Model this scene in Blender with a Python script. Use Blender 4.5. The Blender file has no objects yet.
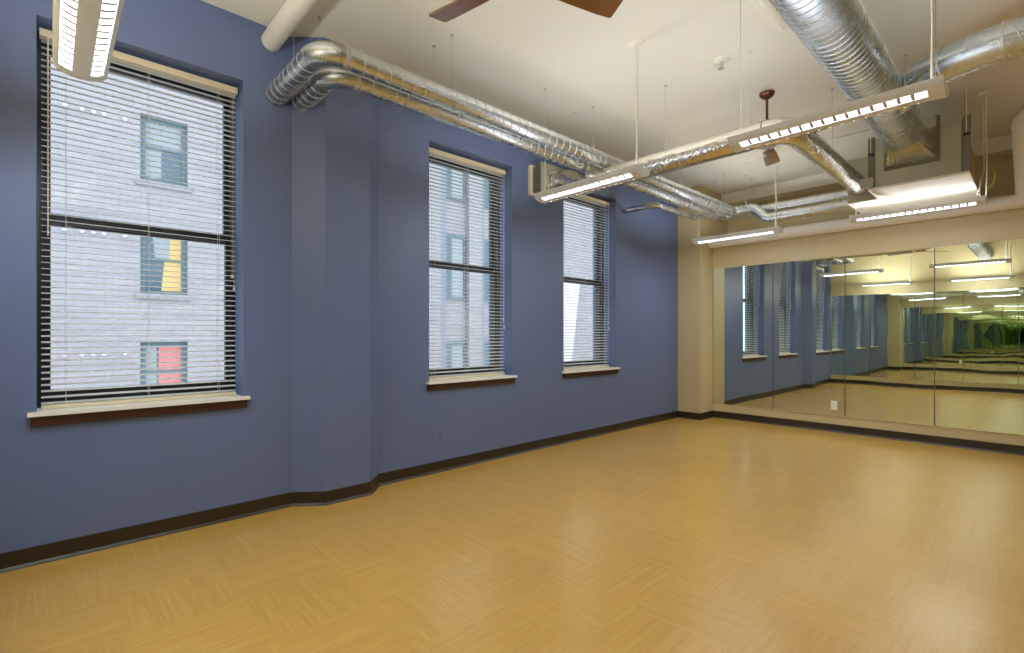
import bpy, math, random
from mathutils import Vector, Matrix
random.seed(7)
PI = math.pi
C = bpy.context.scene.collection

# ------------------------------------------------------------------ helpers
class MB:
    """collects vertices and faces, then links them as one mesh object"""
    def __init__(self):
        self.v = []; self.f = []; self.mi = []; self.sm = []
    def add(self, vs, fs, m=0, smooth=False):
        b = len(self.v); self.v += [tuple(p) for p in vs]
        for f in fs:
            self.f.append(tuple(b + i for i in f)); self.mi.append(m); self.sm.append(smooth)
    def box(self, x0, x1, y0, y1, z0, z1, m=0):
        vs = [(x, y, z) for x in (x0, x1) for y in (y0, y1) for z in (z0, z1)]
        self.add(vs, [(0,1,3,2),(4,6,7,5),(0,4,5,1),(2,3,7,6),(0,2,6,4),(1,5,7,3)], m)
    def quad(self, a, b, c, d, m=0):
        self.add([a, b, c, d], [(0,1,2,3)], m)
    def prism(self, poly, z0, z1, m=0):
        n = len(poly)
        vs = [(x, y, z0) for x, y in poly] + [(x, y, z1) for x, y in poly]
        fs = [tuple(range(n))[::-1], tuple(range(n, 2*n))] + [(i, (i+1) % n, n+(i+1) % n, n+i) for i in range(n)]
        self.add(vs, fs, m)
    def extrude_x(self, prof, x0, x1, m=0, smooth=False, caps=True, closed=True):
        n = len(prof)
        vs = [(x0, y, z) for y, z in prof] + [(x1, y, z) for y, z in prof]
        self.add(vs, [(i, (i+1) % n, n+(i+1) % n, n+i) for i in range(n if closed else n-1)], m, smooth)
        if caps: self.add(vs, [tuple(range(n))[::-1], tuple(range(n, 2*n))], m)
    def sweep(self, path, r, seg=20, m=0, caps=True, jitter=0.0, smooth=True, rng=None):
        path = [Vector(p) for p in path]; n = len(path); fr = frames(path); vs = []
        for i, p in enumerate(path):
            rr = r[i] if isinstance(r, (list, tuple)) else r
            nn, bb = fr[i]
            for k in range(seg):
                a = 2*PI*k/seg
                q = rr * (1 + (rng.uniform(-jitter, jitter) if rng else 0))
                vs.append(p + (nn*math.cos(a) + bb*math.sin(a)) * q)
        fs = [(i*seg+k, i*seg+(k+1) % seg, (i+1)*seg+(k+1) % seg, (i+1)*seg+k) for i in range(n-1) for k in range(seg)]
        self.add(vs, fs, m, smooth)
        if caps: self.add(vs, [tuple(range(seg))[::-1], tuple(range((n-1)*seg, n*seg))], m)
    def lathe(self, c, prof, seg=24, m=0, smooth=True):
        c = Vector(c); vs = []
        for r, z in prof:
            for k in range(seg):
                a = 2*PI*k/seg; vs.append(c + Vector((r*math.cos(a), r*math.sin(a), z)))
        n = len(prof)
        self.add(vs, [(i*seg+k, i*seg+(k+1) % seg, (i+1)*seg+(k+1) % seg, (i+1)*seg+k) for i in range(n-1) for k in range(seg)], m, smooth)
        self.add(vs, [tuple(range(seg))[::-1], tuple(range((n-1)*seg, n*seg))], m)
    def helix(self, path, R, pitch, r, seg=5, per=26, m=0, phase=0.0):
        path = resample([Vector(p) for p in path], pitch/per); fr = frames(path); s = 0; pts = []
        for i, p in enumerate(path):
            if i: s += (p - path[i-1]).length
            a = 2*PI*s/pitch + phase; nn, bb = fr[i]
            pts.append(p + (nn*math.cos(a) + bb*math.sin(a))*R)
        self.sweep(pts, r, seg, m)
    def build(self, name, mats, parent=None, bevel=0):
        me = bpy.data.meshes.new(name); me.from_pydata(self.v, [], self.f)
        for mt in (mats if isinstance(mats, (list, tuple)) else [mats]): me.materials.append(mt)
        for p, mi, s in zip(me.polygons, self.mi, self.sm):
            p.material_index = mi; p.use_smooth = s
        me.update(); me.validate()
        o = bpy.data.objects.new(name, me); C.objects.link(o)
        if parent is not None:
            o.parent = parent; o.matrix_parent_inverse = Matrix.Translation(-parent.location)
        if bevel:
            b = o.modifiers.new('bevel', 'BEVEL'); b.width = bevel; b.segments = 2; b.limit_method = 'ANGLE'
        return o

def frames(path):
    n = len(path); out = []; prev = None
    for i in range(n):
        t = (path[min(i+1, n-1)] - path[max(i-1, 0)]).normalized()
        if prev is None:
            ref = Vector((0,0,1)) if abs(t.z) < .9 else Vector((1,0,0))
            nn = (ref - t*ref.dot(t)).normalized()
        else:
            nn = (prev - t*prev.dot(t)).normalized()
        prev = nn; out.append((nn, t.cross(nn)))
    return out
def resample(path, step):
    out = [path[0]]
    for a, b in zip(path, path[1:]):
        k = max(1, round((b-a).length/step))
        out += [a.lerp(b, j/k) for j in range(1, k+1)]
    return out
def arc(p0, corner, p1, rad, n=10):
    """points of a fillet that turns at corner coming from p0, going to p1"""
    p0, c, p1 = Vector(p0), Vector(corner), Vector(p1)
    u = (p0-c).normalized(); w = (p1-c).normalized(); ang = u.angle(w); d = rad/math.tan(ang/2)
    a = c + u*d; b = c + w*d; ctr = c + (u+w).normalized()*(rad/math.sin(ang/2))
    va, vb = a-ctr, b-ctr; tot = va.angle(vb); out = []
    for k in range(n+1):
        t = k/n
        out.append(ctr + (va*math.sin((1-t)*tot) + vb*math.sin(t*tot))/math.sin(tot))
    return out

def thing(name, label, cat, loc, group=None):
    o = bpy.data.objects.new(name, None); C.objects.link(o); o.location = loc; o.empty_display_size = .1
    return tag(o, label, cat, group)
def tag(o, label, cat, group=None, kind=None):
    o['label'] = label; o['category'] = cat
    if group: o['group'] = group
    if kind: o['kind'] = kind
    return o
def struct(o):
    o['kind'] = 'structure'; return o
# ------------------------------------------------------------------ materials
def lin(c): return tuple(((x/255)/12.92 if x/255 <= .04045 else ((x/255+.055)/1.055)**2.4) for x in c) + (1,)
class NT:
    def __init__(self, name):
        self.m = bpy.data.materials.new(name); self.m.use_nodes = True; self.t = self.m.node_tree
        self.n = self.t.nodes; self.b = self.n['Principled BSDF']; self.out = self.n['Material Output']
    def node(self, typ, **kw):
        x = self.n.new(typ)
        for k, v in kw.items():
            if k.startswith('in_'):
                key = k[3:]; key = int(key) if key.isdigit() else key.replace('_', ' ')
                if hasattr(v, 'is_linked') or hasattr(v, 'links'): self.t.links.new(v, x.inputs[key])
                else: x.inputs[key].default_value = v
            else: setattr(x, k, v)
        return x
    def link(self, a, b): self.t.links.new(a, b)
    def pos(self): return self.node('ShaderNodeNewGeometry').outputs['Position']
    def math(self, op, a, b=None):
        x = self.node('ShaderNodeMath', operation=op)
        for i, v in enumerate((a, b)):
            if v is None: continue
            if hasattr(v, 'links'): self.link(v, x.inputs[i])
            else: x.inputs[i].default_value = v
        return x.outputs[0]
    def mix(self, fac, a, b, blend='MIX'):
        x = self.node('ShaderNodeMix', data_type='RGBA', blend_type=blend)
        for s, v in ((x.inputs[0], fac), (x.inputs[6], a), (x.inputs[7], b)):
            if hasattr(v, 'links'): self.link(v, s)
            else: s.default_value = v
        return x.outputs[2]
    def noise(self, vec, scale, detail=3, rough=.5):
        x = self.node('ShaderNodeTexNoise'); self.link(vec, x.inputs['Vector'])
        x.inputs['Scale'].default_value = scale; x.inputs['Detail'].default_value = detail; x.inputs['Roughness'].default_value = rough
        return x.outputs['Fac']
    def bump(self, h, strength, dist=.01):
        x = self.node('ShaderNodeBump'); x.inputs['Strength'].default_value = strength; x.inputs['Distance'].default_value = dist
        self.link(h, x.inputs['Height']); self.link(x.outputs[0], self.b.inputs['Normal'])
    def scale(self, vec, s):
        x = self.node('ShaderNodeMapping'); self.link(vec, x.inputs[0]); x.inputs['Scale'].default_value = s; return x.outputs[0]

def plain(name, col, rough=.5, metal=0.0, var=.06, nscale=3, bump=0.0, bscale=60, coat=0):
    t = NT(name); c = lin(col); p = t.pos()
    f = t.noise(p, nscale)
    d = tuple(x*(1-var) for x in c[:3])+(1,); e = tuple(min(1, x*(1+var)) for x in c[:3])+(1,)
    t.link(t.mix(f, d, e), t.b.inputs['Base Color'])
    t.b.inputs['Roughness'].default_value = rough; t.b.inputs['Metallic'].default_value = metal
    t.b.inputs['Coat Weight'].default_value = coat
    if bump: t.bump(t.noise(p, bscale), bump, .003)
    return t.m
def emit(name, col, strength):
    t = NT(name); t.b.inputs['Base Color'].default_value = (.9,.9,.9,1)
    t.b.inputs['Emission Color'].default_value = lin(col)
    f = t.noise(t.pos(), 5); s = t.math('MULTIPLY', t.math('ADD', t.math('MULTIPLY', f, .1), .95), strength)
    t.link(s, t.b.inputs['Emission Strength'])
    return t.m

def wall_blue():
    t = NT('blue_wall_paint'); p = t.pos(); f = t.noise(p, 1.2)
    base = t.mix(f, lin(BLUE_D), lin(BLUE_L))
    s = t.node('ShaderNodeSeparateXYZ'); t.link(p, s.inputs[0])
    # faint scuff on the wall low down between the pilaster and the second window
    dy = t.math('DIVIDE', t.math('SUBTRACT', s.outputs[1], 2.775), .022)
    dz = t.math('DIVIDE', t.math('SUBTRACT', s.outputs[2], .33), .075)
    r2 = t.math('ADD', t.math('MULTIPLY', dy, dy), t.math('MULTIPLY', dz, dz))
    k = t.math('MULTIPLY', t.math('MAXIMUM', t.math('SUBTRACT', 1.0, r2), 0.0), .45)
    t.link(t.mix(k, base, lin((60,68,92))), t.b.inputs['Base Color'])
    t.b.inputs['Roughness'].default_value = .45
    t.bump(t.noise(p, 140), .08, .002)
    return t.m

def floor_mat():
    t = NT('bamboo_look_floor_tile'); p = t.pos()
    s = t.node('ShaderNodeSeparateXYZ'); t.link(p, s.inputs[0])
    T = .457
    u = t.math('DIVIDE', t.math('ADD', s.outputs[0], 3.19 + 20*T), T)
    v = t.math('DIVIDE', t.math('SUBTRACT', s.outputs[1], .26 - 20*T), T)
    fu, fv = t.math('FLOOR', u), t.math('FLOOR', v)
    par = t.math('MODULO', t.math('ADD', fu, fv), 2.0)          # 0: grain along x, 1: grain along y
    ca = t.node('ShaderNodeCombineXYZ'); t.link(s.outputs[0], ca.inputs[0]); t.link(s.outputs[1], ca.inputs[1])
    cb = t.node('ShaderNodeCombineXYZ'); t.link(s.outputs[1], cb.inputs[0]); t.link(s.outputs[0], cb.inputs[1])
    cell = t.node('ShaderNodeCombineXYZ'); t.link(fu, cell.inputs[0]); t.link(fv, cell.inputs[1])
    wn = t.node('ShaderNodeTexWhiteNoise', noise_dimensions='3D'); t.link(cell.outputs[0], wn.inputs['Vector'])
    mv = t.node('ShaderNodeMix', data_type='VECTOR'); t.link(par, mv.inputs[0]); t.link(ca.outputs[0], mv.inputs[4]); t.link(cb.outputs[0], mv.inputs[5])
    off = t.node('ShaderNodeVectorMath', operation='MULTIPLY_ADD'); t.link(wn.outputs['Color'], off.inputs[0]); off.inputs[1].default_value = (7,7,7); t.link(mv.outputs[1], off.inputs[2])
    g1 = t.noise(t.scale(off.outputs[0], (3.0, 90, 1)), 1, 3, .6)
    g2 = t.noise(t.scale(off.outputs[0], (1.2, 26, 1)), 1, 2, .5)
    g = t.math('ADD', t.math('MULTIPLY', g1, .72), t.math('MULTIPLY', g2, .28))
    r = t.node('ShaderNodeValToRGB'); t.link(g, r.inputs[0])
    e = r.color_ramp.elements
    e[0].position = .30; e[0].color = lin(FLOOR_D); e[1].position = .70; e[1].color = lin(FLOOR_L)
    m = e.new(.5); m.color = lin(FLOOR_M)
    tone = t.math('ADD', t.math('MULTIPLY', wn.outputs['Value'], .06), .97)
    c2 = t.mix(1.0, r.outputs[0], tone, 'MULTIPLY')
    t.link(c2, t.b.inputs['Base Color'])
    t.b.inputs['Roughness'].default_value = .21
    t.b.inputs['Specular IOR Level'].default_value = .8
    t.bump(g, .05, .002)
    return t.m

def mirror_mat():
    t = NT('mirror_glass'); p = t.pos()
    t.b.inputs['Base Color'].default_value = (.80, .865, .76, 1); t.b.inputs['Metallic'].default_value = 1; t.b.inputs['Roughness'].default_value = .0
    t.bump(t.noise(p, 1.6, 1), .08, .012)
    return t.m
def galv(name, col=(203,207,206), rough=.28, sc=45):
    t = NT(name); p = t.pos()
    v = t.node('ShaderNodeTexVoronoi'); t.link(p, v.inputs['Vector']); v.inputs['Scale'].default_value = sc
    c = lin(col); r = t.mix(v.outputs['Color'], tuple(x*.88 for x in c[:3])+(1,), c)
    t.link(r, t.b.inputs['Base Color'])
    n = t.noise(p, 6); t.link(t.math('ADD', t.math('MULTIPLY', n, .16), rough-.08), t.b.inputs['Roughness'])
    t.b.inputs['Metallic'].default_value = 1
    return t.m
def foil_mat():
    t = NT('crinkled_foil'); p = t.pos()
    t.b.inputs['Base Color'].default_value = lin((225,220,210)); t.b.inputs['Metallic'].default_value = 1; t.b.inputs['Roughness'].default_value = .2
    a = t.noise(p, 9, 4, .6)
    v = t.node('ShaderNodeTexVoronoi'); t.link(p, v.inputs['Vector']); v.inputs['Scale'].default_value = 30
    t.bump(t.math('ADD', a, t.math('MULTIPLY', v.outputs['Distance'], .4)), .42, .02)
    return t.m
def glass_mat():
    t = NT('window_glass'); t.n.remove(t.b)
    tr = t.node('ShaderNodeBsdfTransparent'); gl = t.node('ShaderNodeBsdfGlossy'); gl.inputs['Roughness'].default_value = .0
    tr.inputs[0].default_value = (.97,.985,1,1)
    fr = t.node('ShaderNodeFresnel'); fr.inputs[0].default_value = 1.45
    mx = t.node('ShaderNodeMixShader'); t.link(fr.outputs[0], mx.inputs[0]); t.link(tr.outputs[0], mx.inputs[1]); t.link(gl.outputs[0], mx.inputs[2])
    t.link(mx.outputs[0], t.out.inputs[0])
    return t.m
def facade_mat(name, a, b, c):
    t = NT(name); p = t.pos()
    br = t.node('ShaderNodeTexBrick'); s = t.node('ShaderNodeSeparateXYZ'); t.link(p, s.inputs[0])
    cv = t.node('ShaderNodeCombineXYZ'); t.link(s.outputs[1], cv.inputs[0]); t.link(s.outputs[2], cv.inputs[1])
    t.link(cv.outputs[0], br.inputs['Vector'])
    br.inputs['Scale'].default_value = 1; br.inputs['Brick Width'].default_value = .30; br.inputs['Row Height'].default_value = .085; br.inputs['Mortar Size'].default_value = .01
    br.inputs['Color1'].default_value = lin(a); br.inputs['Color2'].default_value = lin(b); br.inputs['Mortar'].default_value = lin(c)
    n = t.noise(t.scale(p, (1, .45, 4.5)), 1.3, 4, .65)
    t.link(t.mix(t.math('MULTIPLY', t.math('SUBTRACT', n, .40), 1.5), br.outputs[0], lin((104,101,107))), t.b.inputs['Base Color'])
    t.b.inputs['Roughness'].default_value = .9
    return t.m

BLUE_D, BLUE_L = (88,104,140), (97,113,149)
FLOOR_D, FLOOR_M, FLOOR_L = (188,143,60), (197,153,68), (207,165,82)
M = {}
M['blue'] = wall_blue()
M['beige'] = plain('beige_wall_paint', (195,177,130), .5, var=.03, bump=.06, bscale=140)
M['ceil'] = plain('ceiling_paint', (228,223,206), .7, var=.02, nscale=1)
M['floor'] = floor_mat()
M['base'] = plain('dark_brown_vinyl', (40,28,12), .45, var=.08)
M['mirror'] = mirror_mat()
M['edge'] = plain('mirror_edge', (70,60,36), .4)
M['galv'] = galv('galvanized_steel')
M['galv_big'] = galv('galvanized_steel_large', (202,210,214), .27, 30)
M['seam'] = plain('bright_seam_metal', (205,203,196), .45, .8)
M['foil'] = foil_mat()
M['sheet'] = plain('dull_sheet_metal', (164,159,137), .5, .5, var=.08, nscale=5)
M['strut'] = plain('dark_strut_metal', (112,104,84), .5, .3)
M['sheet_side'] = plain('warm_sheet_metal', (190,168,118), .5, .3)
M['white_metal'] = plain('fixture_white_paint', (234,238,244), .45, var=.02)
M['louver'] = plain('grey_louver_blade', (196,190,178), .5)
M['cord'] = plain('white_cord', (235,228,210), .5)
M['wire'] = plain('steel_wire', (185,178,164), .5, .1)
M['lamp'] = emit('lamp_glow_down', (236,243,255), 97)
M['uplamp'] = emit('lamp_glow_up', (240,245,255), 43)
M['bronze'] = plain('oiled_bronze', (105,72,50), .3, .7)
M['blade'] = plain('dark_walnut_blade', (128,78,30), .25, 0, var=.2, nscale=9, coat=.6)
M['pipe'] = plain('white_pipe_wrap', (232,224,206), .45, var=.03)
M['frame'] = plain('black_window_frame', (22,30,30), .4)
def slat_mat():
    t = NT('ivory_blind_slat'); n = t.noise(t.pos(), 4); t.link(t.mix(n, lin((240,240,236)), lin((246,246,244))), t.b.inputs['Base Color'])
    tr = t.node('ShaderNodeBsdfTranslucent'); tr.inputs[0].default_value = lin((240,240,236))
    mx = t.node('ShaderNodeMixShader'); mx.inputs[0].default_value = .6; t.link(t.b.outputs[0], mx.inputs[1]); t.link(tr.outputs[0], mx.inputs[2]); t.link(mx.outputs[0], t.out.inputs[0])
    return t.m
M['blind'] = slat_mat()
M['ivory'] = plain('ivory_headrail', (226,212,176), .45, var=.02)
M['stool'] = plain('pale_sill_paint', (240,236,224), .4, var=.02)
M['sillwood'] = plain('dark_red_wood', (56,23,10), .4, var=.15, nscale=12)
M['glass'] = glass_mat()
M['plate'] = plain('white_plastic', (235,230,215), .4, var=.01)
M['slot'] = plain('dark_slot', (60,55,45), .6)
M['black'] = plain('black_rubber', (25,22,18), .5)
M['yellow'] = plain('yellow_cable', (190,165,60), .5)
M['facade'] = facade_mat('pale_brick', (148,141,139), (139,132,133), (131,125,126))
M['facade2'] = facade_mat('white_painted_brick', (142,136,134), (134,128,129), (124,119,121))
M['greyrender'] = plain('grey_render', (114,114,123), .9)
M['teal'] = plain('teal_window_frame', (72,90,98), .6)
M['darkglass'] = plain('dark_far_glass', (58,76,84), .15)
M['shade'] = plain('pale_roller_shade', (127,130,130), .7)
M['yellowcurtain'] = plain('yellow_curtain', (182,150,92), .8)
M['redcurtain'] = plain('red_curtain', (180,104,98), .8)
M['asphalt'] = plain('asphalt', (120,122,128), .9)
M['anchor'] = plain('pale_anchor_plate', (180,172,168), .6)

# ------------------------------------------------------------------ room dimensions
XL, XR = -3.985, 2.20        # left (window) wall, right wall
YF, YB, YR = 7.84, -.23, 8.40  # mirror wall face, wall behind, set-back wall above the mirror wall
ZC = 3.66
COLX, COLY = -3.61, 7.40
SILL, HEAD = .862, 3.196
WIN = [(-.057, 1.035), (2.648, 3.735), (4.60, 5.697)]
DEPTH = .40

# floor / ceiling
m = MB(); m.box(XL-.02, XR, YB, YR, -.12, 0); struct(m.build('floor', M['floor']))
m = MB(); m.box(XL-DEPTH, XR+.15, YB-.15, YR+.15, ZC, ZC+.2); struct(m.build('ceiling', M['ceil']))
# left wall with three openings and the splayed pilaster
m = MB()
ys = [YB-.15] + [y for w in WIN for y in w] + [YR+.15]; zs = [-.12, SILL, HEAD, ZC]
for i in range(len(ys)-1):
    for k in range(3):
        if i % 2 == 1 and k == 1: continue
        y0, y1, z0, z1 = ys[i], ys[i+1], zs[k], zs[k+1]
        m.quad((XL,y0,z0),(XL,y1,z0),(XL,y1,z1),(XL,y0,z1)); m.quad((XL-DEPTH,y0,z0),(XL-DEPTH,y0,z1),(XL-DEPTH,y1,z1),(XL-DEPTH,y1,z0))
for y0, y1 in WIN:
    a, b = XL, XL-DEPTH
    m.quad((a,y0,SILL),(a,y0,HEAD),(b,y0,HEAD),(b,y0,SILL)); m.quad((a,y1,SILL),(b,y1,SILL),(b,y1,HEAD),(a,y1,HEAD))
    m.quad((a,y0,HEAD),(a,y1,HEAD),(b,y1,HEAD),(b,y0,HEAD)); m.quad((a,y0,SILL),(b,y0,SILL),(b,y1,SILL),(a,y1,SILL))
PIL = [(XL-.01,1.38),(XL,1.38),(XL+.163,1.575),(XL+.170,1.95),(XL,2.115),(XL-.01,2.115)]
m.prism(PIL, 0, ZC)
struct(m.build('wall_left', M['blue']))
# mirror wall: furring up to 2.9 m, set-back wall behind, corner column
m = MB()
m.box(COLX, XR, YF, YR, 0, 2.90); m.box(XL, XR+.15, YR, YR+.15, -.12, ZC); m.box(XL+.001, COLX, COLY, YR, 0, ZC)
struct(m.build('wall_front', M['beige']))
m = MB(); m.box(XL, XR+.15, YB-.15, YB, -.12, ZC); struct(m.build('wall_back', M['beige']))
m = MB(); m.box(XR, XR+.15, YB, YR, -.12, ZC); struct(m.build('wall_right', M['beige']))
m = MB(); m.box(COLX, XR, YR-.25, YR, 3.49, ZC); struct(m.build('trim_1', M['ceil']))
# baseboards: vinyl cove base with a small toe
def base_run(pts, name, flip=1):
    m = MB(); h = .107
    P = [Vector((x, y)) for x, y in pts]
    def off(d):
        out = []
        for i, p in enumerate(P):
            ns = []
            for a, b in ((i-1, i), (i, i+1)):
                if a < 0 or b >= len(P): continue
                t = (P[b]-P[a]).normalized(); ns.append(Vector((t.y, -t.x))*flip)
            n = sum(ns, Vector((0,0))).normalized(); k = d/max(.3, n.dot(ns[0])); out.append(p + n*k)
        return out
    prof = [(.0005,h),(.006,h-.003),(.007,.02),(.016,.006),(.018,.001),(.0005,.001)]
    rings = [off(d) for d, z in prof]; n = len(prof); vs = []
    for i in range(len(P)):
        for k in range(n): vs.append((rings[k][i].x, rings[k][i].y, prof[k][1]))
    m.add(vs, [(i*n+k, i*n+(k+1) % n, (i+1)*n+(k+1) % n, (i+1)*n+k) for i in range(len(P)-1) for k in range(n)])
    struct(m.build(name, M['base']))
base_run([(XL,YB),(XL,1.38),(XL+.163,1.575),(XL+.170,1.95),(XL,2.115),(XL,COLY)], 'baseboard_left')
base_run([(XL,COLY),(COLX,COLY),(COLX,YF),(XR,YF)], 'baseboard_front')
base_run([(XL,YB),(XR,YB)], 'baseboard_back', -1)
base_run([(XR,YB),(XR,YF)], 'baseboard_right', -1)

# ------------------------------------------------------------------ windows (setting) and blinds (things)
WG = None
def window(i, y0, y1):
    root = bpy.data.objects.new('window_%d' % i, None); C.objects.link(root); root.location = (XL, (y0+y1)/2, SILL); root['kind'] = 'structure'
    xf = XL-.215; z0, z1 = SILL+.022, HEAD; mid = 2.06
    m = MB(); w = .028
    for a, b, c, d in ((y0,y0+w,z0,z1),(y1-w,y1,z0,z1),(y0+w,y1-w,z1-w,z1),(y0+w,y1-w,z0,z0+.03)): m.box(xf-.13, xf, a, b, c, d)
    m.build('frame', M['frame'], root)
    def sash(name, xa, xb, za, zb):
        m = MB(); s = .034; a, b = y0+w, y1-w
        m.box(xa, xb, a, a+s, za, zb); m.box(xa, xb, b-s, b, za, zb); m.box(xa, xb, a+s, b-s, za, za+.075); m.box(xa, xb, a+s, b-s, zb-.055, zb)
        o = m.build(name, M['frame'], root)
        g = MB(); x = (xa+xb)/2; g.quad((x,a+s,za+.075),(x,b-s,za+.075),(x,b-s,zb-.055),(x,a+s,zb-.055))
        g.build('pane', M['glass'], o)
        return o
    sash('lower_sash', xf-.055, xf-.012, z0+.03, mid+.028); sash('upper_sash', xf-.105, xf-.060, mid-.034, z1-w)
    m = MB(); m.box(XL-.215, XL+.0004, y0+.001, y1-.001, SILL+.001, SILL+.022); m.box(XL+.0005, XL+.048, y0-.036, y1+.036, SILL, SILL+.022)
    m.build('stool', M['stool'], root)
    m = MB(); m.box(XL+.001, XL+.030, y0-.022, y1+.022, SILL-.057, SILL-.0005); m.build('apron', M['sillwood'], root, .004)
for i, (a, b) in enumerate(WIN): window(i+1, a, b)

def blind(y0, y1, label, wand_low):
    xb = XL-.126; zt = HEAD-.012; zb = SILL+.024
    t = thing('window_blind', label, 'blind', (xb, (y0+y1)/2, zb), 'ivory slatted blinds in the blue wall')
    m = MB(); m.box(xb-.032, xb+.034, y0+.012, y1-.012, zt-.058, zt-.014); m.build('headrail', M['ivory'], t, .003)
    m = MB(); n = 60; top = zt-.078; bot = zb+.035
    for k in range(n):
        z = top + (bot-top)*k/(n-1)
        tl = math.tan(math.radians(9)); pr = [(x, h-x*tl) for x, h in ((-.023,-.001),(0,.002),(.023,-.001),(.023,-.0028),(0,.0002),(-.023,-.0028))]
        a, b = y0+.02, y1-.02
        vs = [(xb+x, a, z+h) for x, h in pr] + [(xb+x, b, z+h) for x, h in pr]
        m.add(vs, [(i,(i+1) % 6,6+(i+1) % 6,6+i) for i in range(6)] + [(0,1,2,3,4,5),(11,10,9,8,7,6)])
    m.build('slats', M['blind'], t)
    m = MB(); m.box(xb-.027, xb+.027, y0+.02, y1-.02, zb, zb+.022); m.build('bottom_rail', M['ivory'], t, .003)
    W = y1-y0
    for fy in (.12, .5, .88):
        m = MB()
        for dx in (-.027, .027): m.sweep([(xb+dx, y0+W*fy, zb+.02), (xb+dx, y0+W*fy, zt-.055)], .0011, 5)
        m.build('ladder_cord', M['cord'], t)
    m = MB(); m.sweep([(xb+.036, y0+.05, zt-.055), (xb+.038, y0+.05, 1.93)], .0035, 6); m.build('tilt_wand', M['cord'], t)
    m = MB()
    for dy, zl in ((0,wand_low),(.012,wand_low-.09)):
        y = y1-.05+dy; m.sweep([(xb+.036,y,zt-.055),(xb+.036,y,zl)], .0012, 5)
    c = m.build('lift_cord', M['cord'], t)
    for dy, zl in ((0,wand_low),(.012,wand_low-.09)):
        m = MB(); m.lathe((xb+.036, y1-.05+dy, zl-.03), [(.003,.03),(.007,.02),(.009,.004),(.005,0)], 10)
        m.build('tassel', M['cord'], c)
blind(*WIN[0], 'ivory slatted blind on the wide near window, pale brick facade behind it', 1.78)
blind(*WIN[1], 'ivory slatted blind on the middle window, just past the blue pilaster', 1.52)
blind(*WIN[2], 'ivory slatted blind on the far window below the foil duct box', 1.52)

# ------------------------------------------------------------------ mirrors
MZ0, MZ1 = .228, 2.392
edges = [-3.607, -2.698, -1.788, -.866, .05, .96, 1.87]
flabels = ['tall mirror panel touching the beige corner column',
           'tall mirror panel with the white outlet in its lower edge',
           'tall mirror panel, second one past the panel with the outlet',
           'tall mirror panel under the air handler, third one past the outlet panel',
           'tall mirror panel farthest along the mirror wall but one', 'tall mirror panel farthest along the mirror wall from the windows']
flabels[2] = 'tall mirror panel directly next to the outlet panel, on the side away from the column'
flabels[3] = 'tall mirror panel cut by the edge of the photo, two past the outlet panel'
def mirror_panel(x0, x1, y, s, label, grp, tilt=0):
    m = MB(); d = .006*s; a = y+.001*s; b = a+d
    x0 += .0012; x1 -= .0012
    m.box(x0, x1, min(a,b-.0006*s), max(a,b-.0006*s), MZ0, MZ1, 1)
    x0 += .0045; x1 -= .0045
    m.quad((x0,b,MZ0),(x1,b+tilt,MZ0),(x1,b+tilt,MZ1),(x0,b,MZ1)) if s < 0 else m.quad((x1,b+tilt,MZ0),(x0,b,MZ0),(x0,b,MZ1),(x1,b+tilt,MZ1))
    o = m.build('mirror_panel', [M['mirror'], M['edge']]); tag(o, label, 'mirror', grp); return o
for i in range(6): mirror_panel(edges[i], edges[i+1], YF, -1, flabels[i], 'mirror panels along the far wall')
be = [XL+.012 + .9144*i for i in range(7)]
bl = ['tall mirror panel on the opposite mirror wall, seen reflected beside the blue window wall'] + \
     ['tall reflected mirror panel on the opposite wall, %s from the window wall' % w for w in ('second','third','fourth','fifth','sixth')]
for i in range(6): mirror_panel(be[i], min(be[i+1], XR-.02), YB, 1, bl[i], 'mirror panels on the opposite wall')
m = MB(); m.box(COLX+.001, XR-.002, YF-.010, YF-.0004, MZ0-.010, MZ0-.0005); m.box(COLX+.001, XR-.002, YF-.010, YF-.0004, MZ1+.0005, MZ1+.008); struct(m.build('trim_2', M['beige']))
m = MB(); m.box(XL+.01, XR-.002, YB+.0004, YB+.010, MZ0-.010, MZ0-.0005); m.box(XL+.01, XR-.002, YB+.0004, YB+.010, MZ1+.0005, MZ1+.008); struct(m.build('trim_3', M['beige']))
# outlet let into the mirror
t = thing('wall_outlet', 'white duplex outlet let into the mirror low above the floor', 'outlet', (-1.916, YF-.012, .367))
x, y, z = -1.916, YF-.0085, .367
m = MB(); m.box(x-.037, x+.037, y-.005, y, z-.06, z+.06); m.build('cover_plate', M['plate'], t, .002)
for dz in (-.022, .022):
    m = MB(); m.box(x-.017, x+.017, y-.0075, y-.0051, z+dz-.014, z+dz+.014); s = m.build('socket', M['plate'], t, .001)
    m = MB(); m.box(x-.008, x-.005, y-.0082, y-.0077, z+dz-.006, z+dz+.006); m.box(x+.005, x+.008, y-.0082, y-.0077, z+dz-.006, z+dz+.006)
    m.build('slot', M['slot'], s)

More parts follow.
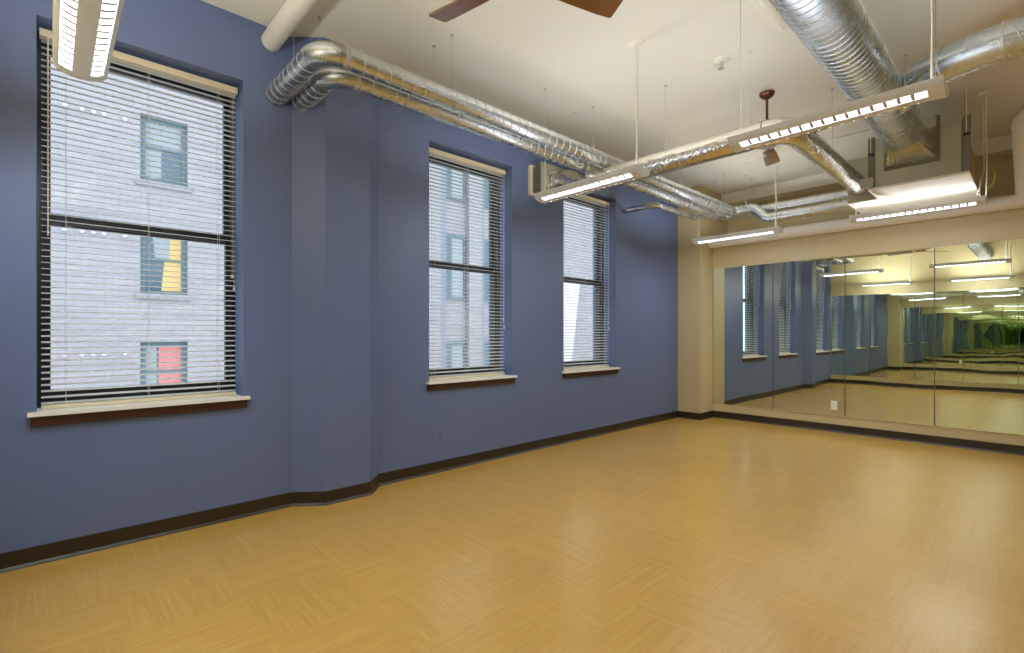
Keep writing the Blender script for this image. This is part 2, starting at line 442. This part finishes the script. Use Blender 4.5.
# ------------------------------------------------------------------ suspended light fixtures
FL, FW = 1.07, .100
def curve(ang, w=FW, d=.057): return (w*math.cos(ang), -d*math.sin(ang)**.85)
def fixture(x0, yc, ztop, label, wl=None, cx=-.045):
    x1 = x0+FL; zl = ztop-.010
    t = thing('pendant_light', label, 'light fixture', ((x0+x1)/2, yc, ztop-.1), 'suspended half-round light fixtures')
    m = MB(); n = 28; angs = [PI*k/n for k in range(n+1)]
    lo = [math.radians(a) for a in (36, 71, 109, 144)]
    def strip(a0, a1, k, xa, xb, mb, dr=0, mi=0, smooth=True):
        pts = []
        for j in range(k+1):
            y, z = curve(a0+(a1-a0)*j/k); pts.append((yc+y*(1-dr), zl+z*(1-dr)))
        mb.extrude_x(pts, xa, xb, mi, smooth, caps=False, closed=False)
    xa, xb = x0+.055, x1-.055
    strip(0, lo[0], 8, x0, x1, m); strip(lo[1], lo[2], 8, x0, x1, m); strip(lo[3], PI, 8, x0, x1, m)
    for a, b in ((lo[0],lo[1]),(lo[2],lo[3])):
        strip(a, b, 6, x0, xa, m); strip(a, b, 6, xb, x1, m)
    for s in (-1, 1):
        m.box(x0, x1, yc+s*FW-.003, yc+s*FW+.003, zl, ztop)
    m.build('housing', M['white_metal'], t)
    for a, b in ((lo[0],lo[1]),(lo[2],lo[3])):
        g = MB(); strip(a, b, 6, xa, xb, g, .07); g.build('lamp', M['lamp'], t)
        g = MB(); nc = 16; ts = (0, .05, .25, .5, .75, .95, 1); xs = [xa]
        for k in range(1, nc):
            x = xa+(xb-xa)*k/nc; xs += [x-.0088, x+.0088]
        xs.append(xb); vs = []
        for x in xs:
            for u in ts:
                y, z = curve(a+(b-a)*u); vs.append((x, yc+y*.985, zl+z*.985))
        nt = len(ts)
        g.add(vs, [(i*nt+j, i*nt+j+1, (i+1)*nt+j+1, (i+1)*nt+j) for i in range(len(xs)-1) for j in range(nt-1) if i % 2 or j in (0, nt-2)])
        g.build('louver', M['louver'], t)
    g = MB(); g.quad((xa,yc-.07,zl-.004),(xb,yc-.07,zl-.004),(xb,yc+.07,zl-.004),(xa,yc+.07,zl-.004)); g.build('lamp', M['uplamp'], t)
    g = MB(); g.box(x0, x1, yc-.095, yc+.095, zl-.010, zl-.007); g.build('reflector_tray', M['white_metal'], t)
    for xe, s in ((x0,-1),(x1,1)):
        g = MB(); pts = [(yc+y*1.03, zl+z*1.04) for y, z in (curve(a) for a in angs)] + [(yc-FW*1.03, ztop+.002), (yc+FW*1.03, ztop+.002)]
        g.extrude_x(pts, xe-(.014 if s < 0 else 0), xe+(.014 if s > 0 else 0)); g.build('end_cap', M['white_metal'], t)
    for xe, zt in ((x0+.03, wl), (x1-.03, None)):
        g = MB(); g.sweep([(xe, yc, zl-.005),(xe, yc, zt or ZC-.001)], .0022, 6)
        if not zt: g.lathe((xe,yc,ZC-.013), [(.004,0),(.012,.004),(.012,.0125)], 10)
        g.build('hanger_wire', M['wire'], t)
    xe = x1+cx
    g = MB(); g.sweep([(xe+.0, yc, zl-.01),(xe+.004, yc+.004, 3.0),(xe-.003, yc, 3.35),(xe, yc, ZC-.02)], .0065, 8); g.build('power_cord', M['cord'], t)
    g = MB(); g.lathe((xe,yc,ZC-.0265), [(.02,0),(.052,.006),(.062,.014),(.064,.026)], 24); g.build('canopy', M['cord'], t)
    return t
ZT = 2.657
fixture(-3.205, .112, ZT, 'light fixture nearest the camera, hanging over the wide near window')
fixture(-1.46, .112, ZT, 'light fixture above the camera, seen only as the nearest bright bar in the mirror')
fixture(-3.225, 3.423, ZT, 'light fixture with its tip beside the foil duct box on the blue wall')
fixture(-1.415, 3.423, ZT, 'light fixture crossing under the big spiral duct')
fixture(-3.26, 6.58, ZT, 'light fixture near the beige column in the far corner')
fixture(-1.43, 6.58, ZT, 'light fixture under the lit belly of the air handler', 2.776, .014)

# ------------------------------------------------------------------ ceiling fans
def fan(cx, cy, a0, label, dz=.05):
    t = thing('ceiling_fan', label, 'ceiling fan', (cx, cy, 3.1), 'three-bladed ceiling fans')
    m = MB(); m.lathe((cx,cy,ZC-.062), [(.018,0),(.030,.004),(.060,.030),(.068,.050),(.068,.061)], 28); m.build('canopy', M['bronze'], t)
    m = MB(); m.sweep([(cx,cy,3.22+dz),(cx,cy,ZC-.05)], .0125, 12); m.build('downrod', M['bronze'], t)
    m = MB(); m.lathe((cx,cy,3.088+dz), [(.03,0),(.075,.004),(.092,.015),(.095,.07),(.085,.11),(.045,.135),(.024,.155)], 28); m.build('motor_housing', M['bronze'], t)
    for k in range(3):
        a = math.radians(a0 + 120*k); R = Matrix.Rotation(a, 4, 'Z'); P = Matrix.Rotation(math.radians(-11), 4, 'X')
        pts = [(.13,-.050),(.30,-.063),(.50,-.069),(.572,-.068),(.586,-.060),(.594,.058),(.582,.067),(.50,.069),(.30,.063),(.13,.050)]
        m = MB(); n = len(pts); vs = []
        for h in (-.004, .004):
            for x, y in pts: vs.append(R @ (P @ Vector((x, y, h))) + Vector((cx, cy, 3.10+dz)))
        m.add(vs, [tuple(range(n))[::-1], tuple(range(n,2*n))] + [(i,(i+1) % n,n+(i+1) % n,n+i) for i in range(n)])
        b = m.build('blade', M['blade'], t)
        m = MB(); vs = []
        for h in (-.010, -.005):
            for x, y in ((.085,-.018),(.16,-.020),(.20,-.034),(.215,0),(.20,.034),(.16,.020),(.085,.018)): vs.append(R @ (P @ Vector((x, y, h))) + Vector((cx, cy, 3.10+dz)))
        m.add(vs, [(6,5,4,3,2,1,0), tuple(range(7,14))] + [(i,(i+1) % 7,7+(i+1) % 7,7+i) for i in range(7)])
        m.build('blade_iron', M['bronze'], b)
fan(-1.79, 1.745, 72, 'dark-bladed ceiling fan nearest the camera, only two blade tips in view')
fan(-1.79, 5.04, -16, 'dark-bladed ceiling fan behind the foil duct, bronze canopy and rod showing')

# ------------------------------------------------------------------ spiral ducts along the blue wall
def collar(path, i, r, parent, mat, w=.03):
    a = Vector(path[i]); b = Vector(path[i+1] if i+1 < len(path) else path[i-1]); d = (b-a).normalized()
    m = MB(); m.sweep([a-d*w/2, a+d*w/2], r+.004, 28); return m.build('collar', mat, parent)
def hanger(x, y, zb, parent, r=.0018):
    m = MB(); m.sweep([(x,y,zb),(x,y,ZC-.012)], r, 6); m.lathe((x,y,ZC-.014), [(.004,0),(.014,.005),(.014,.0135)], 10)
    m.lathe((x,y,zb), [(.002,.05),(.006,.04),(.006,.01),(.003,0)], 8); m.build('hanger_wire', M['wire'], parent)
def straight(a, b, r, pitch, parent, mat, name='duct_run', sr=.0037, phase=0):
    m = MB(); m.sweep([a, b], r, 32, caps=True); o = m.build(name, mat, parent)
    if pitch:
        m = MB(); m.helix([a, b], r, pitch, sr, 5, 26, phase=phase); m.build('spiral_seam', M['seam'], o)
    return o
def wall_duct(X, Z, ylegs, yend, xend, label, r=.072, jog=None, rad=.155):
    t = thing('spiral_duct', label, 'duct', (XL, ylegs, Z-r), 'slim spiral ducts along the window wall')
    a0, c0, p1, c1 = (XL+.002 if not (1.38 < ylegs < 2.1) else XL+.03, ylegs, Z), (X, ylegs, Z), (X, yend, Z), (xend, yend, Z)
    e0 = arc(a0, c0, p1, rad); straight(a0, e0[0], r, .088, t, M['galv'], 'wall_stub')
    m = MB(); m.sweep(e0, r+.001, 32); el = m.build('elbow', M['galv'], t); collar(e0, 0, r, el, M['galv']); collar(e0, len(e0)-1, r, el, M['seam'])
    e1 = arc(c0, p1, c1, .12, 6)
    straight(e0[-1], e1[0], r, .095, t, M['galv'], phase=1)
    m = MB(); m.sweep(e1, r+.001, 28); el = m.build('elbow', M['galv'], t); collar(e1, 0, r, el, M['galv']); collar(e1, len(e1)-1, r, el, M['galv'])
    if jog:
        xa, xb, z2 = jog
        q0, q1, q2, q3 = e1[-1], Vector((xa,yend,Z)), Vector((xb,yend,z2)), Vector(c1[:2]+(z2,))
        f0 = arc(q0, q1, q2, .12, 5); f1 = arc(q1, q2, q3, .12, 5)
        straight(q0, f0[0], r, 0, t, M['galv'], 'cross_run')
        m = MB(); m.sweep(f0+f1, r+.001, 28); el = m.build('offset_bend', M['galv'], t); collar(f0, 0, r, el, M['galv']); collar(f1, len(f1)-1, r, el, M['galv'])
        straight(f1[-1], q3, r, .125, t, M['galv'], 'cross_run')
    else:
        straight(e1[-1], c1, r, .125, t, M['galv'], 'cross_run')
    return t
D1 = wall_duct(-3.11, 3.155, 1.260, 7.40, -1.456, 'spiral duct on the room side of the pair along the blue wall', jog=(-2.80, -2.64, 2.975))
D3 = wall_duct(-3.33, 3.150, 1.435, 7.575, -1.456, 'spiral duct on the wall side of the pair along the blue wall')
for y in (2.28, 4.05, 5.85, 7.10): hanger(-3.11, y, 3.155+.072, D1)
for y in (2.26, 4.02, 5.85, 7.30): hanger(-3.33, y, 3.155+.072, D3)
hanger(-3.75, 1.312, 3.205, D1); hanger(-3.60, 1.445, 3.227, D3); hanger(-2.92, 7.40, 3.227, D1); hanger(-2.92, 7.575, 3.227, D3)
# thin branch leaving the wall past the last window and joining the wall-side duct
q = [Vector((XL+.002,5.86,3.06)), Vector((-3.475,5.86,3.06)), Vector((-3.475,6.95,3.06)), Vector((-3.345,7.30,3.12))]
e0 = arc(q[0],q[1],q[2],.09,6); e1 = arc(q[1],q[2],q[3],.25,6)
m = MB(); m.sweep([q[0], e0[0]], .036, 20); b = m.build('branch_stub', M['galv'], D3)
m = MB(); m.sweep(e0, .038, 20); el = m.build('branch_elbow', M['galv'], D3); collar(e0,0,.038,el,M['galv']); collar(e0,len(e0)-1,.038,el,M['galv'])
straight(e0[-1], e1[0], .036, .09, D3, M['galv'], 'branch_run', sr=.002)
m = MB(); m.sweep(e1+[q[3]], .038, 20); m.build('branch_elbow', M['galv'], D3)

# ------------------------------------------------------------------ big spiral duct with its branch and transition
BX, BZ, BR = -.85, 3.20, .157
t = thing('main_spiral_duct', 'large ribbed spiral duct running overhead into the air handler', 'duct', (BX, 2.8, BZ-BR))
m = MB(); m.sweep([(BX, YB+.02, BZ), (BX, 5.74, BZ)], BR, 56); run = m.build('duct_run', M['galv_big'], t)
m = MB(); m.helix([(BX, YB+.03, BZ), (BX, 5.73, BZ)], BR, .062, .0034, 5, 40); m.build('spiral_seam', M['galv_big'], run)
m = MB(); ring = []; sq = []
N = 48
for k in range(N):
    a = 2*PI*k/N; c, s = math.cos(a), math.sin(a); f = .188/max(abs(c), abs(s))
    ring.append((BX+c*BR*1.01, 5.72, BZ+s*BR*1.01)); sq.append((BX+.017+c*f, 5.955, BZ-.045+s*f))
sq2 = [(x, 5.992, z) for x, y, z in sq]
m.add(ring+sq+sq2, [(i*N+k, i*N+(k+1) % N, (i+1)*N+(k+1) % N, (i+1)*N+k) for i in range(2) for k in range(N)])
m.build('square_transition', M['galv_big'], t)
m = MB(); x0, x1, z0, z1 = BX+.017-.21, BX+.017+.21, BZ-.045-.21, BZ-.045+.21
for a in ((x0,x1,z0,z0+.022),(x0,x1,z1-.022,z1),(x0,x0+.022,z0+.022,z1-.022),(x1-.022,x1,z0+.022,z1-.022)): m.box(a[0],a[1],5.985,5.997,a[2],a[3])
m.build('flange', M['strut'], t)
p = [Vector((BX+.06,5.00,BZ)), Vector((-.47,4.44,BZ)), Vector((XR-.03,4.44,BZ))]
e = arc(p[0],p[1],p[2],.55,8)
br = straight(e[-1], p[2], .117, .24, t, M['galv_big'], 'branch_run', .004)
m = MB(); m.sweep([p[0]]+e, .117, 36); el = m.build('branch_elbow', M['galv_big'], t)
for i in (1, 4, len(e)-1): collar(e, i, .116, el, M['seam'], .012)
hanger(-.76, 5.2, BZ+BR, t); hanger(BX, 2.4, BZ+BR, t); hanger(.6, 4.44, BZ+.117, t)

# ------------------------------------------------------------------ foil duct with its wall box
rng = random.Random(3)
t = thing('foil_duct', 'crinkled foil-wrapped duct crossing from the wall box and turning to the air handler', 'duct', (-2.4, 4.2, 2.84))
FY, FZ = 4.20, 2.95
q = [Vector((-3.760,4.22,3.07)), Vector((-3.60,4.22,3.07)), Vector((-3.38,FY,FZ)), Vector((-1.335,FY,FZ)), Vector((-1.335,6.445,FZ))]
f0 = arc(q[0],q[1],q[2],.10,5); f1 = arc(q[1],q[2],q[3],.14,5); f2 = arc(q[2],q[3],q[4],.17,10)
def foil_piece(path, name, r=.103, jit=.018):
    m = MB(); m.sweep(resample(path, .03), r, 40, jitter=jit, rng=rng); return m.build(name, M['foil'], t)
b = foil_piece([q[0]]+f0+f1, 'boot', .107, .03)
foil_piece([f1[-1], f2[0]], 'duct_run'); foil_piece(f2, 'elbow'); foil_piece([f2[-1], q[4]], 'duct_run', .092)
m = MB(); m.sweep([(-3.36,FY-.03,FZ-.105),(-2.2,FY-.03,FZ-.108),(-1.6,FY-.02,FZ-.106)], .006, 6); m.build('tape_seam', M['strut'], t)
for x in (-2.384, -1.62): hanger(x, FY, FZ+.10, t)
hanger(-1.335, 5.4, FZ+.09, t)
t = thing('diffuser_box', 'boxy sheet-metal plenum on the blue wall feeding the foil duct', 'duct box', (XL+.1, 4.24, 2.93))
y0, y1, z0, z1 = 3.985, 4.42, 2.93, 3.26
m = MB(); m.box(XL+.001, XL+.045, y0-.005, y1+.005, z0-.005, z1+.005); m.build('wall_flange', M['ivory'], t, .003)
m = MB(); m.box(XL+.045, -3.80, y0+.03, y1-.03, z0+.02, z1-.02); m.build('neck', M['strut'], t)
m = MB(); m.box(-3.80, -3.775, y0, y1, z0, z1); m.build('face_plate', M['sheet'], t, .003)
m = MB(); m.sweep([(-3.774,4.22,3.07),(-3.768,4.22,3.07)], .135, 28); m.build('hanging_collar', M['galv'], t)

# ------------------------------------------------------------------ air handler
t = thing('air_handler', 'metal air handling unit hung by struts in the far corner above the mirrors', 'air handler', (-.78, 6.6, 2.78))
ax0, ax1, ay0, ay1, az0, az1 = -1.12, -.475, 6.0, 7.35, 2.80, 3.28
m = MB(); m.box(ax0, ax1, ay0, ay1, az0, az1); m.build('cabinet', M['sheet'], t, .004)
m = MB(); m.box(ax1+.0005, ax1+.004, ay0+.02, ay1-.02, az0+.02, az1-.02); m.build('side_panel', M['sheet_side'], t)
m = MB(); m.box(ax0-.055, ax1+.055, ay0-.012, ay1+.02, az0-.022, az0-.001); m.build('drain_pan', M['plate'], t, .003)
m = MB(); m.box(ax1-.105, ax1-.098, ay0-.006, ay0-.0005, az0, az1); m.box(ax1-.06, ax1-.053, ay0-.006, ay0-.0005, az0, az1); m.build('panel_seam', M['sheet_side'], t)
for x0, x1 in ((ax0-.052, ax0-.002), (ax1+.006, ax1+.058)):
    for y in (ay0-.01,):
        m = MB(); m.box(x0, x1, y, y+.04, az0-.001, az1+.02)
        s = m.build('strut', M['strut'], t)
        xm = (x0+x1)/2
        m = MB(); m.box(xm-.022, xm+.022, y-.022, y-.001, 3.115, 3.14); m.build('clamp', M['black'], s)
        m = MB(); m.sweep([(xm, y-.012, 3.11), (xm, y-.012, ZC-.001)], .0035, 8); m.build('hanger_rod', M['cord'], s)
m = MB(); m.box(-1.45, ax0-.056, 6.455, 7.65, 2.785, 3.26); m.build('side_plenum', M['sheet'], t, .003)
m = MB(); m.box(-1.452, -1.174, 6.45, 7.655, 2.778, 2.7845); m.build('plenum_base', M['plate'], t)
m = MB(); m.box(-1.235, -1.125, 5.972, 5.985, 2.80, 2.90); m.build('bracket', M['sheet'], t)
m = MB(); m.sweep([(-1.165,5.98,2.80),(-1.13,6.10,2.765),(-1.02,6.5,2.772)], .012, 6); m.build('strap', M['ivory'], t)
m = MB(); m.sweep([(-.385,6.9,3.64),(-.383,6.9,3.2),(-.380,6.88,3.0),(-.386,6.72,2.85),(-.41,6.60,2.70)], .006, 6); m.build('white_cable', M['cord'], t)
loop = [(-.36+.055*math.sin(a), 6.95, 2.93-.11*math.cos(a)) for a in [i*.35 for i in range(15)]]
m = MB(); m.sweep([(-.383,6.95,3.30)]+loop, .004, 6); m.build('yellow_cable', M['yellow'], t)
m = MB(); m.sweep([(ax1+.006,6.6,2.93),(ax1+.02,6.6,2.93)], .012, 10); m.build('knob', M['black'], t)

# ------------------------------------------------------------------ white pipes
t = thing('wrapped_pipe', 'fat white pipe overhead running into the blue wall by the near window', 'pipe', (-3.0, 1.22, 3.47))
m = MB(); m.sweep([(XL+.002,1.225,3.555),(XR-.01,1.225,3.555)], .068, 32); m.build('pipe_run', M['pipe'], t)
for x in (-2.0, .2):
    m = MB(); m.sweep([(x,1.225,3.615),(x,1.225,ZC-.001)], .005, 8); m.build('pipe_hanger', M['wire'], t)
t = thing('wrapped_pipe', 'white pipe along the top of the mirror wall, rising at the right edge', 'pipe', (-2, 7.6, 2.7))
PY, PZ = 7.748, 2.80
q = [Vector((COLX+.003,PY,PZ)), Vector((-.105,PY,PZ)), Vector((-.128,7.18,3.58)), Vector((XR-.02,7.18,3.58))]
e1 = arc(q[1],q[2],q[3],.13,10)
m = MB(); m.sweep([q[0], Vector((XR-.02,PY,PZ))], .083, 32); m.build('pipe_run', M['pipe'], t)
m = MB(); m.sweep([Vector((-.105,PY,PZ)), e1[0]], .070, 32); m.build('riser', M['pipe'], t)
m = MB(); m.sweep(e1+[q[3]], .072, 32); el = m.build('pipe_elbow', M['pipe'], t); collar(e1, 0, .071, el, M['plate'], .02)
m = MB(); m.sweep([(-2.6,PY,PZ+.08),(-2.6,YF+.06,PZ+.105)], .004, 6); m.build('pipe_hanger', M['wire'], t)

# ------------------------------------------------------------------ small ceiling fittings
t = thing('sprinkler_head', 'small chrome sprinkler on a white ceiling plate', 'sprinkler', (-1.84, 4.148, ZC))
x, y = -1.84, 4.148
m = MB(); m.lathe((x,y,ZC-.016), [(.02,0),(.05,.004),(.062,.012),(.062,.0155)], 24); m.build('ceiling_plate', M['ceil'], t)
m = MB(); m.lathe((x,y,ZC-.075), [(.026,0),(.026,.003),(.008,.006),(.006,.022),(.014,.026),(.014,.04),(.011,.06)], 16); m.build('sprinkler_body', M['galv'], t)
t = thing('ceiling_rail', 'thin white rail on the ceiling beside the large spiral duct', 'rail', (-1.34, 2, ZC))
m = MB(); m.box(-1.365, -1.315, YB+.02, 4.05, ZC-.035, ZC-.001); m.build('channel', M['plate'], t, .003)
t = thing('conduit', 'thin painted conduit on the ceiling left of the air handler', 'conduit', (-1.9, 6.3, ZC-.01))
m = MB(); m.sweep([(-3.0,6.78,ZC-.012),(-1.0,6.78,ZC-.012)], .009, 8); m.build('ceiling_conduit', M['ceil'], t)

# ------------------------------------------------------------------ street and the buildings across it
m = MB(); m.box(-40, XL-DEPTH-.4, -40, 60, -9.2, -9.0); struct(m.build('street', M['asphalt']))
FX = -16.6
t = thing('brick_building', 'pale brick building outside the near window, with teal-framed windows', 'building', (FX, 2, -9))
cols = [1.79, 3.90, -1.9, 6.6, -5.5]; rows_ = [5.55, 2.46, -.65, 8.65, -3.75]; ww, wh = 1.09, 1.78
m = MB(); ysb = sorted([(c, c+ww) for c in cols]); zsb = sorted([(r, r+wh) for r in rows_])
Y = [-14] + [v for c in ysb for v in c] + [10.6]; Z = [-9] + [v for c in zsb for v in c] + [15]
for i in range(len(Y)-1):
    for k in range(len(Z)-1):
        if i % 2 and k % 2: 
            a, b, c, d = Y[i], Y[i+1], Z[k], Z[k+1]; e = FX-.22
            m.quad((FX,a,c),(e,a,c),(e,a,d),(FX,a,d)); m.quad((FX,b,c),(FX,b,d),(e,b,d),(e,b,c)); m.quad((FX,a,d),(e,a,d),(e,b,d),(FX,b,d)); m.quad((FX,a,c),(FX,b,c),(e,b,c),(e,a,c))
        else: m.quad((FX,Y[i],Z[k]),(FX,Y[i+1],Z[k]),(FX,Y[i+1],Z[k+1]),(FX,Y[i],Z[k+1]))
m.box(-26, FX-.23, -14, 10.6, -9, 15)
m.build('wall', M['facade'], t)
for ci, c in enumerate(cols):
    for ri, r in enumerate(rows_):
        x = FX-.16
        m = MB(); f = .13
        for a in ((c,c+f,r,r+wh),(c+ww-f,c+ww,r,r+wh),(c+f,c+ww-f,r+wh-.12,r+wh),(c+f,c+ww-f,r,r+.08),(c+f,c+ww-f,r+wh*.52,r+wh*.52+.06)): m.box(x-.06, x, a[0], a[1], a[2], a[3])
        w = m.build('window', M['teal'], t)
        a, b = c+f, c+ww-f
        m = MB(); m.quad((x-.04,a,r),(x-.04,b,r),(x-.04,b,r+wh),(x-.04,a,r+wh)); m.build('pane', M['darkglass'], w)
        if ri == 0:
            m = MB(); m.quad((x-.036,a,r+wh*.56),(x-.036,b,r+wh*.56),(x-.036,b,r+wh*.93),(x-.036,a,r+wh*.93)); m.quad((x-.034,a,r+.1),(x-.034,a+.36,r+.1),(x-.034,a+.36,r+wh*.55),(x-.034,a,r+wh*.55)); m.build('shade', M['shade'], w)
        if ci == 0 and ri == 1:
            m = MB(); m.quad((x-.036,a+.36,r+.1),(x-.036,b,r+.1),(x-.036,b,r+wh*.93),(x-.036,a+.5,r+wh*.93)); m.build('curtain', M['yellowcurtain'], w)
            m = MB(); m.quad((x-.034,a+.22,r+wh*.56),(x-.034,a+.56,r+wh*.56),(x-.034,a+.56,r+wh*.93),(x-.034,a+.16,r+wh*.93)); m.build('shade', M['shade'], w)
        if ci == 0 and ri == 2:
            m = MB(); m.quad((x-.036,a+.30,r+.1),(x-.036,b,r+.1),(x-.036,b,r+wh*.93),(x-.036,a+.30,r+wh*.93)); m.build('curtain', M['redcurtain'], w)
            m = MB(); m.quad((x-.034,a,r+.1),(x-.034,a+.26,r+.1),(x-.034,a+.26,r+wh*.93),(x-.034,a,r+wh*.93)); m.build('shade', M['shade'], w)
        m = MB(); m.box(FX+.001, FX+.06, c-.1, c+ww+.1, r-.16, r-.02); m.build('window_sill', M['facade2'], w)
for z in (7.05, 3.96, .83):
    for y in (.28, .60, .82, 1.03, 1.46):
        m = MB(); m.sweep([(FX+.002,y,z),(FX+.05,y,z)], .05, 14); m.build('anchor_plate', M['anchor'], t)
t = thing('painted_building', 'white pilastered building outside the middle and far windows', 'building', (FX, 20, -9))
m = MB(); m.box(-26, FX-.25, 10.65, 34, -9, 17); m.build('wall', M['facade2'], t)
for y0, y1 in ((10.65,11.6),(13.05,13.75),(15.3,17.3)):
    m = MB(); m.box(FX-.25, FX, y0, y1, -9, 17); m.build('pilaster', M['facade2'], t)
m = MB(); m.add([(FX-.25,17.3,-9),(FX-.25,18.4,-9),(FX-.25,20.5,4.2),(FX-.25,17.3,4.2),(FX,17.3,-9),(FX,18.4,-9),(FX,20.5,4.2),(FX,17.3,4.2)], [(0,1,2,3),(7,6,5,4),(0,4,5,1),(1,5,6,2),(2,6,7,3),(3,7,4,0)]); m.build('daylight_slab', M['anchor'], t)  # invented slab; its pale slanted shape paints in a bright diagonal of daylight
for y0, y1 in ((11.62,11.95),(13.77,13.98)):
    m = MB(); m.box(FX-.25, FX-.15, y0, y1, -9, 17); m.build('reveal_strip', M['greyrender'], t)
for y in (11.95, 13.98):
    for z0 in (2.8, -1.7, 7.0):
        m = MB(); x = FX-.18; a, b, c, d = y, y+1.05, z0, z0+2.75
        for q in ((a,a+.1,c,d),(b-.1,b,c,d),(a+.1,b-.1,d-.14,d),(a+.1,b-.1,c,c+.1),(a+.1,b-.1,c+1.3,c+1.38)): m.box(x-.06, x, q[0], q[1], q[2], q[3])
        w = m.build('window', M['teal'], t)
        m = MB(); m.quad((x-.05,a,c),(x-.05,b,c),(x-.05,b,d),(x-.05,a,d)); m.build('pane', M['shade'], w)
        m = MB(); m.quad((x-.04,a+.1,c+.1),(x-.04,a+.35,c+.1),(x-.04,a+.35,d-.1),(x-.04,a+.1,d-.1)); m.build('curtain', M['darkglass'], w)

# ------------------------------------------------------------------ sky, camera, render settings
sc = bpy.context.scene
w = bpy.data.worlds.new('overcast_sky'); sc.world = w; w.use_nodes = True
bg = w.node_tree.nodes['Background']; bg.inputs[0].default_value = (.72, .87, 1.0, 1); bg.inputs[1].default_value = 4.0
cam = bpy.data.cameras.new('camera'); co = bpy.data.objects.new('camera', cam); C.objects.link(co)
co.location = (0, 0, 1.335); co.rotation_euler = (PI/2, 0, math.radians(46.869))
cam.sensor_width = 36; cam.lens = 493.64/1024*36; cam.shift_y = 8.06/1024; cam.clip_start = .02; cam.clip_end = 200
sc.camera = co
sc.view_settings.view_transform = 'Standard'; sc.view_settings.look = 'None'; sc.view_settings.exposure = 0; sc.view_settings.gamma = 1.06
cy = sc.cycles
cy.max_bounces = 26; cy.glossy_bounces = 24; cy.diffuse_bounces = 5; cy.transparent_max_bounces = 24; cy.transmission_bounces = 4
cy.sample_clamp_indirect = 5; cy.sample_clamp_direct = 1.6; cy.blur_glossy = .3; cy.caustics_reflective = True; cy.caustics_refractive = False
cy.use_denoising = True
